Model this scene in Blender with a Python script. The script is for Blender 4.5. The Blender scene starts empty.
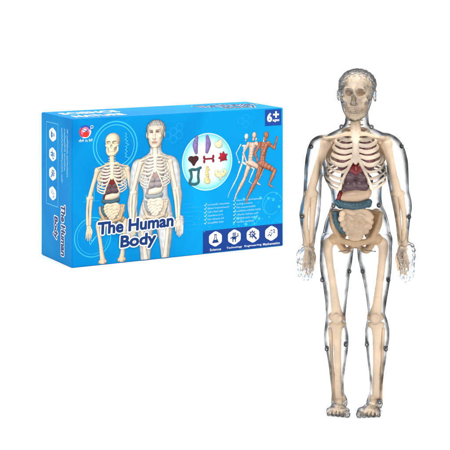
import bpy, math, random
import numpy as np

random.seed(4)
sc = bpy.context.scene
col = sc.collection
CM = 0.01                                   # everything below is written in centimetres

# ------------------------------------------------------------------ camera
FOC, HORIZON, EYE = 1542.5, -44.27, 37.805   # focal length and horizon in photo pixels, eye height in cm
cam_d = bpy.data.cameras.new('camera')
cam = bpy.data.objects.new('camera', cam_d)
col.objects.link(cam)
cam.location = (0, 0, EYE * CM)
cam.rotation_euler = (math.radians(90), 0, 0)
cam_d.sensor_width = 36
cam_d.lens = 36 * FOC / 450
cam_d.shift_y = -(225 - HORIZON) / 450
cam_d.clip_start = 0.01
cam_d.clip_end = 100
sc.camera = cam

# ------------------------------------------------------------------ world, lamps, exposure
world = bpy.data.worlds.new('World')
sc.world = world
world.use_nodes = True
wn = world.node_tree.nodes
wn['Background'].inputs['Color'].default_value = (1, 1, 1, 1)
wn['Background'].inputs['Strength'].default_value = 0.3


def area(name, loc, target, sx, sy, power):
    d = bpy.data.lights.new(name, 'AREA')
    d.shape = 'RECTANGLE'
    d.size, d.size_y, d.energy = sx, sy, power
    o = bpy.data.objects.new(name, d)
    col.objects.link(o)
    o.location = loc
    v = [t - l for t, l in zip(target, loc)]
    from mathutils import Vector
    o.rotation_euler = Vector(v).to_track_quat('-Z', 'Y').to_euler()
    return o


area('overhead_softbox', (0.0, 1.6, 2.3), (0, 1.6, 0), 3.2, 2.8, 104)
area('front_softbox', (-0.9, -0.5, 1.5), (0, 1.5, 0.15), 1.0, 1.0, 22)
area('strip_softbox', (1.15, 0.35, 0.75), (0.12, 1.3, 0.15), 0.22, 1.3, 7)

sc.view_settings.view_transform = 'Standard'
sc.view_settings.look = 'None'
sc.view_settings.exposure = 0
sc.view_settings.gamma = 1
sc.render.engine = 'CYCLES'
sc.cycles.use_denoising = True
sc.cycles.max_bounces = 24
sc.cycles.transmission_bounces = 20
sc.cycles.glossy_bounces = 8
sc.cycles.transparent_max_bounces = 40
sc.cycles.sample_clamp_indirect = 6


# ------------------------------------------------------------------ small helpers
def lin(r, g, b):
    f = lambda c: (c / 255) / 12.92 if c <= 10 else ((c / 255 + .055) / 1.055) ** 2.4
    return np.array((f(r), f(g), f(b)))


def tag(o, label=None, cat=None, group=None, kind=None):
    for k, v in (('label', label), ('category', cat), ('group', group), ('kind', kind)):
        if v:
            o[k] = v
    return o


def empty(name, loc, rz=0):
    o = bpy.data.objects.new(name, None)
    col.objects.link(o)
    o.location = [c * CM for c in loc]
    o.rotation_euler = (0, 0, rz)
    o.empty_display_size = .02
    return o


def mesh_obj(name, V, F, mat, parent=None, smooth=True, colors=None):
    me = bpy.data.meshes.new(name)
    V = np.asarray(V, dtype=np.float64) * CM
    me.from_pydata(V.tolist(), [], [list(f) for f in F] if not isinstance(F, np.ndarray) else F.tolist())
    if colors is not None:
        a = me.color_attributes.new('ink', 'FLOAT_COLOR', 'POINT')
        c4 = np.ones((len(V), 4), dtype=np.float32)
        c4[:, :3] = colors
        a.data.foreach_set('color', c4.ravel())
    me.update()
    if smooth:
        me.polygons.foreach_set('use_smooth', np.ones(len(me.polygons), dtype=bool))
    me.materials.append(mat)
    o = bpy.data.objects.new(name, me)
    col.objects.link(o)
    if parent:
        o.parent = parent
    return o


# ------------------------------------------------------------------ materials
def new_mat(name):
    m = bpy.data.materials.new(name)
    m.use_nodes = True
    return m, m.node_tree.nodes, m.node_tree.links


def plastic(name, rgb, rough=.34, vary=.12, scale=55, bump=.3, sss=0.0):
    m, n, l = new_mat(name)
    p = n['Principled BSDF']
    c = lin(*rgb)
    tc = n.new('ShaderNodeTexCoord')
    no = n.new('ShaderNodeTexNoise')
    no.inputs['Scale'].default_value = scale
    no.inputs['Detail'].default_value = 5
    l.new(tc.outputs['Object'], no.inputs['Vector'])
    r = n.new('ShaderNodeValToRGB')
    r.color_ramp.elements[0].position = .3
    r.color_ramp.elements[1].position = .7
    r.color_ramp.elements[0].color = (*(c * (1 - vary)), 1)
    r.color_ramp.elements[1].color = (*np.minimum(c * (1 + vary * .6), .95), 1)
    l.new(no.outputs['Fac'], r.inputs['Fac'])
    l.new(r.outputs['Color'], p.inputs['Base Color'])
    p.inputs['Roughness'].default_value = rough
    if sss:
        p.inputs['Subsurface Weight'].default_value = sss
        p.inputs['Subsurface Scale'].default_value = .002
    b = n.new('ShaderNodeBump')
    b.inputs['Strength'].default_value = bump
    b.inputs['Distance'].default_value = .0008
    n2 = n.new('ShaderNodeTexNoise')
    n2.inputs['Scale'].default_value = 260
    n2.inputs['Detail'].default_value = 4
    l.new(tc.outputs['Object'], n2.inputs['Vector'])
    l.new(n2.outputs['Fac'], b.inputs['Height'])
    l.new(b.outputs['Normal'], p.inputs['Normal'])
    return m


M_BONE = plastic('bone_plastic', (228, 203, 174), vary=.16)
M_RIB = plastic('pale_bone_plastic', (236, 216, 194), vary=.08)
M_LUNG = plastic('mauve_plastic', (128, 84, 92), vary=.2)
M_LIVER = plastic('liver_plastic', (112, 84, 92), vary=.25, rough=.18)
M_HEART = plastic('dark_red_plastic', (146, 26, 30), vary=.3, rough=.2)
M_STOM = plastic('cream_plastic', (224, 192, 162), vary=.1, rough=.25)
M_COLON = plastic('teal_plastic', (60, 98, 112), vary=.3, rough=.25)
M_GUT = plastic('pale_gut_plastic', (214, 186, 156), vary=.12, rough=.25)
M_PELVIS = plastic('tan_bone_plastic', (204, 170, 132), vary=.14)
M_PEG = plastic('smoky_peg_plastic', (92, 94, 98), vary=.2, rough=.2)


M_PEGTOP = plastic('pale_peg_plastic', (168, 170, 172), vary=.15, rough=.2)


def clear_plastic(name, ior, bscale, bstr, bdist, stops, uneven, rim_tint):
    """solid clear styrene: it refracts, and a dark rim painted by view angle stands in for light lost at slanted walls"""
    m, n, l = new_mat(name)
    p = n['Principled BSDF']
    p.inputs['Transmission Weight'].default_value = 1
    p.inputs['IOR'].default_value = ior
    p.inputs['Roughness'].default_value = .02
    tc = n.new('ShaderNodeTexCoord')
    no = n.new('ShaderNodeTexNoise')
    no.inputs['Scale'].default_value = bscale
    no.inputs['Detail'].default_value = 3
    l.new(tc.outputs['Object'], no.inputs['Vector'])
    b = n.new('ShaderNodeBump')
    b.inputs['Strength'].default_value = bstr
    b.inputs['Distance'].default_value = bdist
    l.new(no.outputs['Fac'], b.inputs['Height'])
    l.new(b.outputs['Normal'], p.inputs['Normal'])
    lw = n.new('ShaderNodeLayerWeight')
    lw.inputs['Blend'].default_value = .5
    n3 = n.new('ShaderNodeTexNoise')          # breaks up the painted dark rim at random
    n3.inputs['Scale'].default_value = 95
    n3.inputs['Detail'].default_value = 4
    l.new(tc.outputs['Object'], n3.inputs['Vector'])
    m1 = n.new('ShaderNodeMapRange')
    m1.inputs['From Min'].default_value = .3
    m1.inputs['From Max'].default_value = .7
    m1.inputs['To Min'].default_value = 1 - uneven
    m1.inputs['To Max'].default_value = 1 + uneven * .6
    l.new(n3.outputs['Fac'], m1.inputs['Value'])
    m2 = n.new('ShaderNodeMath')
    m2.operation = 'MULTIPLY'
    m2.use_clamp = True
    l.new(lw.outputs['Facing'], m2.inputs[0])
    l.new(m1.outputs[0], m2.inputs[1])
    r = n.new('ShaderNodeValToRGB')
    e = r.color_ramp.elements
    e[0].position, e[0].color = .14, (0, 0, 0, 1)
    e[1].position, e[1].color = 1, (stops[-1],) * 3 + (1,)
    for k, v in enumerate(stops[:-1]):
        q = e.new(.4 + k * .2)
        q.color = (v, v, v, 1)
    l.new(m2.outputs[0], r.inputs['Fac'])
    p.inputs['Base Color'].default_value = (.985, .985, .985, 1)
    t = n.new('ShaderNodeBsdfTransparent')
    t.inputs['Color'].default_value = (rim_tint, rim_tint * 1.02, rim_tint * 1.05, 1)  # painted rim colour, imitates the dark refraction along clear edges
    mx = n.new('ShaderNodeMixShader')
    l.new(r.outputs['Color'], mx.inputs['Fac'])
    l.new(p.outputs[0], mx.inputs[1])
    l.new(t.outputs[0], mx.inputs[2])
    l.new(mx.outputs[0], n['Material Output'].inputs['Surface'])
    return m


M_CLEAR = clear_plastic('clear_plastic', 1.07, 110, .2, .0010, (.2, .5, .86, 1), .42, .1)
M_HEAD = clear_plastic('wavy_clear_plastic', 1.3, 190, .32, .0014, (.34, .66, .86, .95), .25, .3)
M_CRINKLE = clear_plastic('finely_moulded_clear_plastic', 1.34, 260, .4, .0014, (.16, .42, .7, .92), .3, .22)


def ink_material():
    m, n, l = new_mat('printed_ink')
    p = n['Principled BSDF']
    a = n.new('ShaderNodeVertexColor')
    a.layer_name = 'ink'
    l.new(a.outputs['Color'], p.inputs['Base Color'])
    p.inputs['Roughness'].default_value = .45
    p.inputs['Specular IOR Level'].default_value = .2
    return m


M_INK = ink_material()

# ------------------------------------------------------------------ floor and sweep
m, n, l = new_mat('white_paper')
p = n['Principled BSDF']
p.inputs['Roughness'].default_value = .8
no = n.new('ShaderNodeTexNoise')
no.inputs['Scale'].default_value = 30
rr = n.new('ShaderNodeValToRGB')
rr.color_ramp.elements[0].color = (.89, .89, .89, 1)
rr.color_ramp.elements[1].color = (.92, .92, .92, 1)
l.new(no.outputs['Fac'], rr.inputs['Fac'])
l.new(rr.outputs['Color'], p.inputs['Base Color'])
prof = [(-150, 0), (100, 0), (330, 0)] + [(330 + 120 * math.sin(a), 120 - 120 * math.cos(a)) for a in np.linspace(.12, math.pi / 2, 16)] + [(450, 260)]
V = [(x, y, z) for (y, z) in prof for x in (-320, 320)]
F = [(2 * i, 2 * i + 1, 2 * i + 3, 2 * i + 2) for i in range(len(prof) - 1)]
tag(mesh_obj('floor', V, F, m), kind='structure')


# ------------------------------------------------------------------ distance fields and surface nets
class Prim:
    def __init__(s, fn, lo, hi, op='+', k=0.0):
        s.fn, s.lo, s.hi, s.op, s.k = fn, np.array(lo, float), np.array(hi, float), op, k


def cone(a, b, ra, rb, k=0.0, op='+', sq=(1, 1, 1)):
    a, b = np.array(a, float), np.array(b, float)
    d = b - a
    L = max(float(d @ d), 1e-9)
    rm = max(ra, rb)

    def fn(X, Y, Z):
        t = np.clip(((X - a[0]) * d[0] + (Y - a[1]) * d[1] + (Z - a[2]) * d[2]) / L, 0, 1)
        return np.sqrt(((X - a[0] - t * d[0]) / sq[0]) ** 2 + ((Y - a[1] - t * d[1]) / sq[1]) ** 2 + ((Z - a[2] - t * d[2]) / sq[2]) ** 2) - (ra + t * (rb - ra))
    s3 = np.array(sq) * rm
    return Prim(fn, np.minimum(a, b) - s3, np.maximum(a, b) + s3, op, k)


def rotm(rx, ry, rz):
    rx, ry, rz = [math.radians(v) for v in (rx, ry, rz)]
    A = np.array([[1, 0, 0], [0, math.cos(rx), -math.sin(rx)], [0, math.sin(rx), math.cos(rx)]])
    B = np.array([[math.cos(ry), 0, math.sin(ry)], [0, 1, 0], [-math.sin(ry), 0, math.cos(ry)]])
    C = np.array([[math.cos(rz), -math.sin(rz), 0], [math.sin(rz), math.cos(rz), 0], [0, 0, 1]])
    return C @ B @ A


def ell(c, r, rot=(0, 0, 0), k=0.0, op='+'):
    c, r = np.array(c, float), np.array(r, float)
    R = rotm(*rot).T
    ext = np.sqrt(((rotm(*rot) * r) ** 2).sum(1))

    def fn(X, Y, Z):
        x, y, z = X - c[0], Y - c[1], Z - c[2]
        u = (R[0, 0] * x + R[0, 1] * y + R[0, 2] * z) / r[0]
        v = (R[1, 0] * x + R[1, 1] * y + R[1, 2] * z) / r[1]
        w = (R[2, 0] * x + R[2, 1] * y + R[2, 2] * z) / r[2]
        q = np.sqrt(u * u + v * v + w * w)
        g = np.sqrt((u / r[0]) ** 2 + (v / r[1]) ** 2 + (w / r[2]) ** 2) + 1e-6
        return q * (q - 1) / g
    return Prim(fn, c - ext, c + ext, op, k)


def spline(pts, n=6):
    P = [np.array(p, float) for p in pts]
    P = [2 * P[0] - P[1]] + P + [2 * P[-1] - P[-2]]
    out = []
    for i in range(1, len(P) - 2):
        for t in np.linspace(0, 1, n, endpoint=False):
            a, b, c, d = P[i - 1:i + 3]
            out.append(.5 * (2 * b + (c - a) * t + (2 * a - 5 * b + 4 * c - d) * t * t + (3 * b - a - 3 * c + d) * t ** 3))
    out.append(P[-2])
    return out


def tube(pts, r, n=6, k=0.0, op='+', sq=(1, 1, 1)):
    q = spline(pts, n)
    rs = np.interp(np.linspace(0, 1, len(q)), np.linspace(0, 1, len(r)), r) if isinstance(r, (list, tuple)) else [r] * len(q)
    return [cone(q[i], q[i + 1], rs[i], rs[i + 1], k, op, sq) for i in range(len(q) - 1)]


def loft(rows, k=0.0, win=.45, cap=.25):
    """rows of (z, cx, cy, half width, half depth)"""
    R = np.array(sorted(rows), float)
    zf = np.arange(R[0, 0] - .02, R[-1, 0] + .02, .05)
    T = [np.interp(zf, R[:, 0], R[:, i]) for i in range(1, 5)]
    w = max(1, int(win / .05))
    ker = np.hanning(w + 2)[1:-1]
    ker /= ker.sum()
    T = [np.convolve(np.pad(t, w // 2, mode='edge'), ker, 'same')[w // 2:w // 2 + len(zf)] for t in T]

    def fn(X, Y, Z):
        cx, cy, a, b = [np.interp(Z.ravel(), zf, t).reshape(Z.shape).astype(np.float32) for t in T]
        d = (np.sqrt(((X - cx) / a) ** 2 + ((Y - cy) / b) ** 2) - 1) * np.minimum(a, b)
        e = np.maximum(R[0, 0] - Z, Z - R[-1, 0])
        h = np.clip(.5 - .5 * (d - e) / cap, 0, 1)
        return d * (1 - h) + e * h + cap * h * (1 - h)
    lo = (min(R[:, 1] - R[:, 3]) - .1, min(R[:, 2] - R[:, 4]) - .1, R[0, 0] - .1)
    hi = (max(R[:, 1] + R[:, 3]) + .1, max(R[:, 2] + R[:, 4]) + .1, R[-1, 0] + .1)
    return Prim(fn, lo, hi, '+', k)


def moved(prims, org, yaw=0.0, s=1.0):
    """primitives of a local frame set into the figure's frame"""
    c, sn = math.cos(yaw), math.sin(yaw)
    out = []
    for p in prims:
        def fn(X, Y, Z, f=p.fn):
            x, y, z = (X - org[0]) / s, (Y - org[1]) / s, (Z - org[2]) / s
            return f(c * x + sn * y, -sn * x + c * y, z) * s
        cs = np.array([(x, y) for x in (p.lo[0], p.hi[0]) for y in (p.lo[1], p.hi[1])]) * s
        w = np.stack([c * cs[:, 0] - sn * cs[:, 1], sn * cs[:, 0] + c * cs[:, 1]], 1)
        lo = (w[:, 0].min() + org[0], w[:, 1].min() + org[1], p.lo[2] * s + org[2])
        hi = (w[:, 0].max() + org[0], w[:, 1].max() + org[1], p.hi[2] * s + org[2])
        out.append(Prim(fn, lo, hi, p.op, p.k * s))
    return out


def surface(prims, h, post=None):
    add = [p for p in prims if p.op == '+']
    lo = np.min([p.lo for p in add], 0) - 3 * h - .1
    hi = np.max([p.hi for p in add], 0) + 3 * h + .1
    ax = [np.arange(lo[i], hi[i] + h, h, dtype=np.float32) for i in range(3)]
    F = np.full([len(a) for a in ax], 3.0, dtype=np.float32)
    for p in prims:
        mg = p.k * 1.2 + 3 * h
        sl = []
        for i in range(3):
            i0 = int(max(0, math.floor((p.lo[i] - mg - lo[i]) / h)))
            i1 = int(min(len(ax[i]), math.ceil((p.hi[i] + mg - lo[i]) / h) + 1))
            sl.append(slice(i0, max(i0, i1)))
        sl = tuple(sl)
        if F[sl].size == 0:
            continue
        X, Y, Z = ax[0][sl[0]][:, None, None], ax[1][sl[1]][None, :, None], ax[2][sl[2]][None, None, :]
        d = p.fn(X, Y, Z).astype(np.float32)
        A = F[sl]
        if p.op == '+':
            if p.k:
                t = np.clip(.5 + .5 * (d - A) / p.k, 0, 1)
                F[sl] = d * (1 - t) + A * t - p.k * t * (1 - t)
            else:
                F[sl] = np.minimum(A, d)
        else:
            d = -d
            if p.k:
                t = np.clip(.5 - .5 * (d - A) / p.k, 0, 1)
                F[sl] = d * (1 - t) + A * t + p.k * t * (1 - t)
            else:
                F[sl] = np.maximum(A, d)
    if post:
        post(F, *ax)
    ins = F < 0
    cs = np.zeros([s - 1 for s in F.shape], dtype=np.uint8)
    offs = [(i, j, k) for i in (0, 1) for j in (0, 1) for k in (0, 1)]
    for i, j, k in offs:
        cs += ins[i:i + cs.shape[0], j:j + cs.shape[1], k:k + cs.shape[2]]
    act = (cs > 0) & (cs < 8)
    I = np.argwhere(act)
    idx = np.full(cs.shape, -1, dtype=np.int32)
    idx[act] = np.arange(len(I))
    val = {o: F[I[:, 0] + o[0], I[:, 1] + o[1], I[:, 2] + o[2]] for o in offs}
    acc = np.zeros((len(I), 3))
    cnt = np.zeros(len(I))
    for o in offs:
        for axn in range(3):
            if o[axn] == 0:
                q = list(o)
                q[axn] = 1
                q = tuple(q)
                a, b = val[o], val[q]
                mk = (a < 0) != (b < 0)
                t = np.where(mk, a / np.where(mk, a - b, 1), 0)
                pt = np.tile(np.array(o, float), (len(I), 1))
                pt[:, axn] += t
                acc[mk] += pt[mk]
                cnt[mk] += 1
    V = (I + acc / cnt[:, None]) * h + lo
    quads = []
    for axn in range(3):
        u, v = (axn + 1) % 3, (axn + 2) % 3
        a = np.take(ins, range(F.shape[axn] - 1), axis=axn)
        b = np.take(ins, range(1, F.shape[axn]), axis=axn)
        E = np.argwhere(a != b)
        E = E[(E[:, u] > 0) & (E[:, v] > 0) & (E[:, u] < F.shape[u] - 1) & (E[:, v] < F.shape[v] - 1)]
        q = []
        for du, dv in ((-1, -1), (0, -1), (0, 0), (-1, 0)):
            c = E.copy()
            c[:, u] += du
            c[:, v] += dv
            q.append(idx[c[:, 0], c[:, 1], c[:, 2]])
        q = np.stack(q, 1)
        fl = ~a[E[:, 0], E[:, 1], E[:, 2]]
        q[fl] = q[fl][:, ::-1]
        quads.append(q)
    Q = np.concatenate(quads)
    return V, Q[(Q >= 0).all(1)]


def wave(X, Y, Z, wl, seed, n=7):
    rng = np.random.RandomState(seed)
    s = 0
    for _ in range(n):
        d = rng.normal(size=3)
        d *= 2 * math.pi / wl / np.linalg.norm(d) * rng.uniform(.6, 1.4)
        s = s + np.sin(d[0] * X + d[1] * Y + d[2] * Z + rng.uniform(0, 6.3))
    return s / n


# ================================================================== THE ANATOMY MODEL
FD = 128.0                                       # distance of the model from the camera
FX0 = (352 - 225) * FD / FOC
PHI = -math.atan2(FX0, FD)                       # it faces the camera
model = empty('anatomy_model', (FX0, FD, 0), PHI)
tag(model, 'clear plastic standing man with beige skeleton and coloured organs inside', 'anatomy model')


def at(px, py, y=0.0):
    """a point measured on the photograph, at depth y in the model's own frame"""
    kx = (px - 225) / FOC
    c, s = math.cos(PHI), math.sin(PHI)
    x = (kx * (FD + y * c) - FX0 + y * s) / (c - kx * s)
    Y = FD + x * s + y * c
    return np.array((x, y, EYE - (py - HORIZON) / FOC * Y))


def rows(tab):
    out = []
    for py, xl, xr, yc, b in tab:
        a, c = at(xl, py, yc), at(xr, py, yc)
        out.append(((a[2] + c[2]) / 2, (a[0] + c[0]) / 2, yc, (c[0] - a[0]) / 2, b))
    return out


def mir(px):                                     # mirror about the body's mid line
    return 711.5 - px


# ---- head frame: z 0 at the chin, y negative to the face
HEAD = at(356.8, 119.5, -.4)
YAW = math.radians(-9)


def head_prims(k=.12):
    # hair: a cap that ends at the hairline
    P = [ell((0, .25, 2.72), (1.47, 1.72, 1.36)), ell((0, .38, 2.88), (1.57, 1.72, 1.3), k=.05),
         ell((0, -1.95, 2.5), (1.25, .72, .95), k=.12, op='-'), ell((0, -.25, 2.5), (1.3, 1.5, 1.02), k=.1)]
    P.append(loft([(.02, 0, -.95, .45, .42), (.35, 0, -.78, .82, .72), (.8, 0, -.55, 1.08, 1.0), (1.4, 0, -.38, 1.26, 1.2),
                   (2.1, 0, -.2, 1.36, 1.38), (2.8, 0, 0, 1.42, 1.5)], k=.25))
    P.append(cone((-.75, -1.34, 2.66), (.75, -1.34, 2.66), .2, .2, k=.15))
    for s in (-1, 1):
        P.append(ell((s * .55, -1.72, 2.38), (.38, .36, .22), k=.1, op='-'))
        P.append(ell((s * .54, -1.3, 2.36), (.25, .2, .13), k=.03))
        P.append(ell((s * .85, -1.15, 1.75), (.35, .3, .3), k=.25))
        P.append(ell((s * 1.5, .1, 2.0), (.15, .34, .5), (0, 0, s * 18), k=.08))
        P.append(ell((s * 1.66, .05, 2.02), (.08, .2, .32), (0, 0, s * 18), k=.06, op='-'))
        P.append(ell((s * .2, -1.7, 1.42), (.13, .17, .12), k=.08))
    P += [cone((0, -1.5, 2.55), (0, -1.92, 1.5), .14, .2, k=.1)]
    P.append(ell((0, -1.5, 1.03), (.46, .26, .13), k=.12))
    P.append(ell((0, -1.47, .77), (.4, .26, .14), k=.12))
    P.append(cone((-.46, -1.7, .91), (.46, -1.68, .91), .1, .1, k=.05, op='-'))
    P.append(ell((0, -1.3, .3), (.42, .3, .3), k=.2))
    return P


def finger(base, tip, r, bend):
    b, t = np.array(base), np.array(tip)
    mid = (b * .5 + t * .5) + np.array((0, bend, 0))
    return tube([b, mid, t], [r, r * .95, r * .72], n=3, k=.03)


def hand_shell(x0, x1, y0, y1, side, dep):
    """side -1: the hand on the photo's left.  x0..x1, y0..y1 in photo pixels"""
    W = x1 - x0
    P = [loft(rows([(y0, x0 + W * .34, x1 - W * .08, dep, .42), (y0 + 7, x0 + W * .08, x1 - W * .02, dep - .05, .42),
                    (y0 + 14, x0 + W * .03, x1 - W * .02, dep - .1, .38), (y0 + 20, x0 + W * .08, x1 - W * .06, dep - .15, .3)]), k=.25)]
    ln = [.86, 1.0, .97, .8] if side > 0 else [.8, .97, 1.0, .86]
    for i, f in enumerate((.2, .42, .64, .84)):
        fx = x0 + W * f
        P += finger(at(fx, y0 + 17, dep - .12), at(x0 + W * (.22 + .58 * (f - .2) / .64), y0 + 17 + (y1 - y0 - 17) * ln[i], dep - .35), .185, -.14)
    tx = x1 if side < 0 else x0
    P += tube([at(tx + side * 4, y0 + 4, dep - .3), at(tx + side * 1.5, y0 + 12, dep - .62), at(tx + side * 3.5, y0 + 21, dep - .8)], [.24, .22, .15], n=3, k=.1)
    return P


def foot_shell(hx, toe_c, toe_w, side):
    heel = at(hx, 409, .55)
    heel[2] = .55
    f = at(toe_c, 412, -1.0)
    f[2] = .4
    fx = lambda px, y: at(px, 414, y)[0]
    P = [ell((heel[0], .6, .5), (.6, .62, .5), k=.25),
         cone((heel[0], .2, .75), (fx(toe_c, -1.0), -1.0, .38), .62, .42, k=.3),
         ell((fx(toe_c, -1.0), -.95, .36), (toe_w * .95, .75, .36), k=.25)]
    bigs = -side                                 # big toe on the inner side
    for i in range(5):
        f = (i / 4 - .5) * 2
        inner = (f * bigs + 1) / 2               # 1 = inner
        r = .17 + .09 * inner ** 2
        y = -1.45 - .32 * inner
        x = fx(toe_c, -1.5) + f * toe_w * .8
        P.append(cone((x * .97 + fx(toe_c, -1.5) * .03, -1.05, .3), (x, y, r * .95), .22, r, k=.08))
    P.append(ell((0, 0, -5), (20, 20, 5), op='-', k=.05))
    return P


TORSO = [(102, 346.5, 368, .35, .9), (112, 346, 368.3, .25, .92), (118, 345.5, 368.5, .1, .95), (124, 344.5, 369, .12, 1.0), (128, 341, 373, .15, 1.05), (132, 333, 382, .15, 1.15), (136, 325, 389, .1, 1.3),
         (142, 320, 393, .05, 1.5), (150, 319, 393, 0, 1.7), (160, 320, 389, -.05, 1.8), (170, 322.5, 385, 0, 1.75), (180, 325, 382.5, 0, 1.65),
         (190, 330.5, 381.5, 0, 1.5), (198, 331.7, 381.5, 0, 1.45), (205, 331.5, 382.5, 0, 1.45), (212, 329, 386, .05, 1.5), (222, 325, 389, .1, 1.6),
         (237, 322, 391.4, .15, 1.65), (246, 321, 392, .15, 1.5)]
LEG_A = [(235, 321.7, 356, .15, 1.5), (250, 320, 353.5, .1, 1.45), (263, 319.6, 352, .05, 1.4), (272, 320.5, 350, 0, 1.35), (285, 323, 348.8, 0, 1.2),
         (300, 325, 347, 0, 1.05), (316, 326, 345.4, -.05, .95), (325, 325, 346.5, 0, .9), (335, 323.6, 348.5, .1, 1.0), (345, 324.5, 348.5, .15, 1.02),
         (353, 326.5, 347.5, .15, .95), (365, 328.5, 345.5, .12, .82), (381, 330.4, 343.8, .1, .65), (392, 331.6, 344, .1, .62), (400, 332, 346, .1, .66), (406, 332, 346, .1, .66)]
LEG_B = [(235, 356, 391.6, .15, 1.5), (250, 357, 392.2, .1, 1.45), (260, 358, 392, .05, 1.4), (272, 361, 391.3, 0, 1.35), (285, 364, 389.3, 0, 1.2),
         (300, 366.5, 386.8, 0, 1.05), (313, 367.8, 384.9, -.05, .95), (322, 366.5, 388, 0, .9), (330, 365, 389.6, .1, 1.0), (340, 365, 389.3, .15, 1.02),
         (350, 366.3, 387.5, .15, .95), (360, 367.3, 386, .12, .85), (372, 369, 384, .1, .72), (384, 370, 382.5, .1, .64), (394, 369, 382, .1, .62), (406, 367.5, 382, .1, .66)]
ARM_A = [(135, 315, 328, .05, .9), (140, 311, 327, .05, 1.1), (148, 307.5, 325, .05, 1.2), (158, 305.5, 323, .1, 1.15), (170, 304.2, 322, .1, 1.05),
         (182, 303.8, 321.8, .1, .95), (195, 303.2, 321.3, .05, .9), (205, 300.5, 320.8, 0, .9), (214, 299.2, 320, -.05, .88), (224, 300.3, 318.3, -.1, .8),
         (234, 302, 316, -.15, .66), (242, 303, 315, -.2, .56), (249, 302, 314.5, -.2, .5)]
ARM_B = [(133, 381, 393, .05, .9), (138, 381, 398, .05, 1.05), (143, 381, 402, .05, 1.15), (150, 382.5, 405.3, .05, 1.2), (161, 384.5, 408, .1, 1.12),
         (170, 386, 408.5, .1, 1.05), (180, 387.5, 408.8, .1, .95), (191, 389.5, 409, .05, .9), (200, 391.4, 411.5, 0, .9), (208, 393, 412, -.05, .88),
         (214, 394.2, 411, -.05, .86), (224, 395.8, 409.7, -.1, .78), (238, 397.6, 408.3, -.2, .6), (246, 397.5, 409.5, -.2, .5)]

shell_p = [loft(rows(TORSO), cap=.5)]
shell_p += [loft(rows(ARM_A), k=.3, cap=.7), loft(rows(ARM_B), k=.3, cap=.7)]
shell_p += [loft(rows(LEG_A), k=.2), loft(rows(LEG_B), k=.2)]
shell_p += [ell(at(340, 157, -1.3), (.95, .45, .7), k=.35), ell(at(371, 157, -1.3), (.95, .45, .7), k=.35)]     # chest
shell_p += hand_shell(296, 314.5, 245, 279.5, -1, -.25)
shell_p += hand_shell(398, 415.5, 243, 281, 1, -.25)
shell_p += foot_shell(339.5, 337.8, .95, -1)
shell_p += foot_shell(374.5, 368.8, .98, 1)
shell_p += moved(head_prims(), HEAD, YAW)


def crinkle(F, ax, ay, az):
    X, Y, Z = ax[:, None, None], ay[None, :, None], az[None, None, :]
    # wavy hair
    hz = at(357, 92)[2]
    k0 = int(np.searchsorted(az, hz))
    hx = HEAD[0]
    w = wave(X, Y, Z[:, :, k0:], .3, 3)
    face = np.clip((HEAD[1] - .85 - Y) / .3, 0, 1) * np.clip((HEAD[2] + 3.25 - Z[:, :, k0:]) / .2, 0, 1)
    F[:, :, k0:] += .075 * w * (1 - face)
    # the moulded face is not quite even either
    k5 = int(np.searchsorted(az, HEAD[2] + .1))
    F[:, :, k5:] += .016 * wave(X, Y, Z[:, :, k5:], .34, 17)
    # hands
    k1, k2 = int(np.searchsorted(az, at(305, 282)[2])), int(np.searchsorted(az, at(305, 243)[2]))
    w = wave(X, Y, Z[:, :, k1:k2], .38, 9)
    msk = np.clip((abs(X - at(355.5, 260)[0]) - 3.2) / .2, 0, 1)
    F[:, :, k1:k2] += .085 * w * msk
    # feet
    k3 = int(np.searchsorted(az, .95))
    w = wave(X, Y, Z[:, :, :k3], .4, 5)
    F[:, :, :k3] += .05 * w * np.clip(Z[:, :, :k3] / .2, 0, 1)


SHELL = surface(shell_p, .06, crinkle)
INNER = surface(shell_p, .06, lambda F, ax, ay, az: (crinkle(F, ax, ay, az), F.__iadd__(np.float32(.12))))      # the inside of the wall
shell = mesh_obj('body_shell', np.concatenate([SHELL[0], INNER[0]]), np.concatenate([SHELL[1], INNER[1][:, ::-1] + len(SHELL[0])]), M_CLEAR, model)
shell.data.materials.append(M_CRINKLE)
shell.data.materials.append(M_HEAD)
cen = np.concatenate([SHELL[0][SHELL[1]].mean(1), INNER[0][INNER[1]].mean(1)])
fine = (cen[:, 2] > HEAD[2] + .05) | (cen[:, 2] < .95) | ((abs(cen[:, 0] - at(355.5, 260)[0]) > 3.1) & (cen[:, 2] < at(305, 244)[2]))
shell.data.polygons.foreach_set('material_index', fine.astype(np.int32) + (cen[:, 2] > HEAD[2] + .05).astype(np.int32))
shell['label'] = 'clear see-through plastic shell of a standing man with wavy hair'

# ---- pegs joining the two halves of the shell
pegs = [(311.3, 146.5, 0), (341.5, 126.5, -.3), (371.5, 126.8, -.3), (401.5, 146, 0), (302.2, 216, 0), (409, 216.5, 0), (333.5, 205.5, -.2), (378.8, 205, -.2),
        (322.3, 279.5, 0), (388.3, 279.5, 0), (349.3, 271, 0), (362.6, 271, 0), (326.8, 348.5, 0), (345.8, 344, 0), (366.8, 344, 0), (385.8, 348.5, 0), (379.5, 401.5, -.2)]
ring = [(-.30, .0), (-.30, .075), (-.24, .09), (-.22, .11), (-.30, .12), (-.31, .17), (-.26, .19), (.2, .19), (.2, 0)]
NS = 20
V, F = [], []
for y, r in ring:
    V += [(r * math.cos(2 * math.pi * i / NS), y, r * math.sin(2 * math.pi * i / NS)) for i in range(NS)]
for j in range(len(ring) - 1):
    F += [(j * NS + i, j * NS + (i + 1) % NS, (j + 1) * NS + (i + 1) % NS, (j + 1) * NS + i) for i in range(NS)]
peg0 = mesh_obj('peg', V, F, M_PEG, shell, smooth=False)
peg0.data.materials.append(M_PEGTOP)
for q in peg0.data.polygons:
    if q.index < 2 * NS:
        q.material_index = 1
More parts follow.
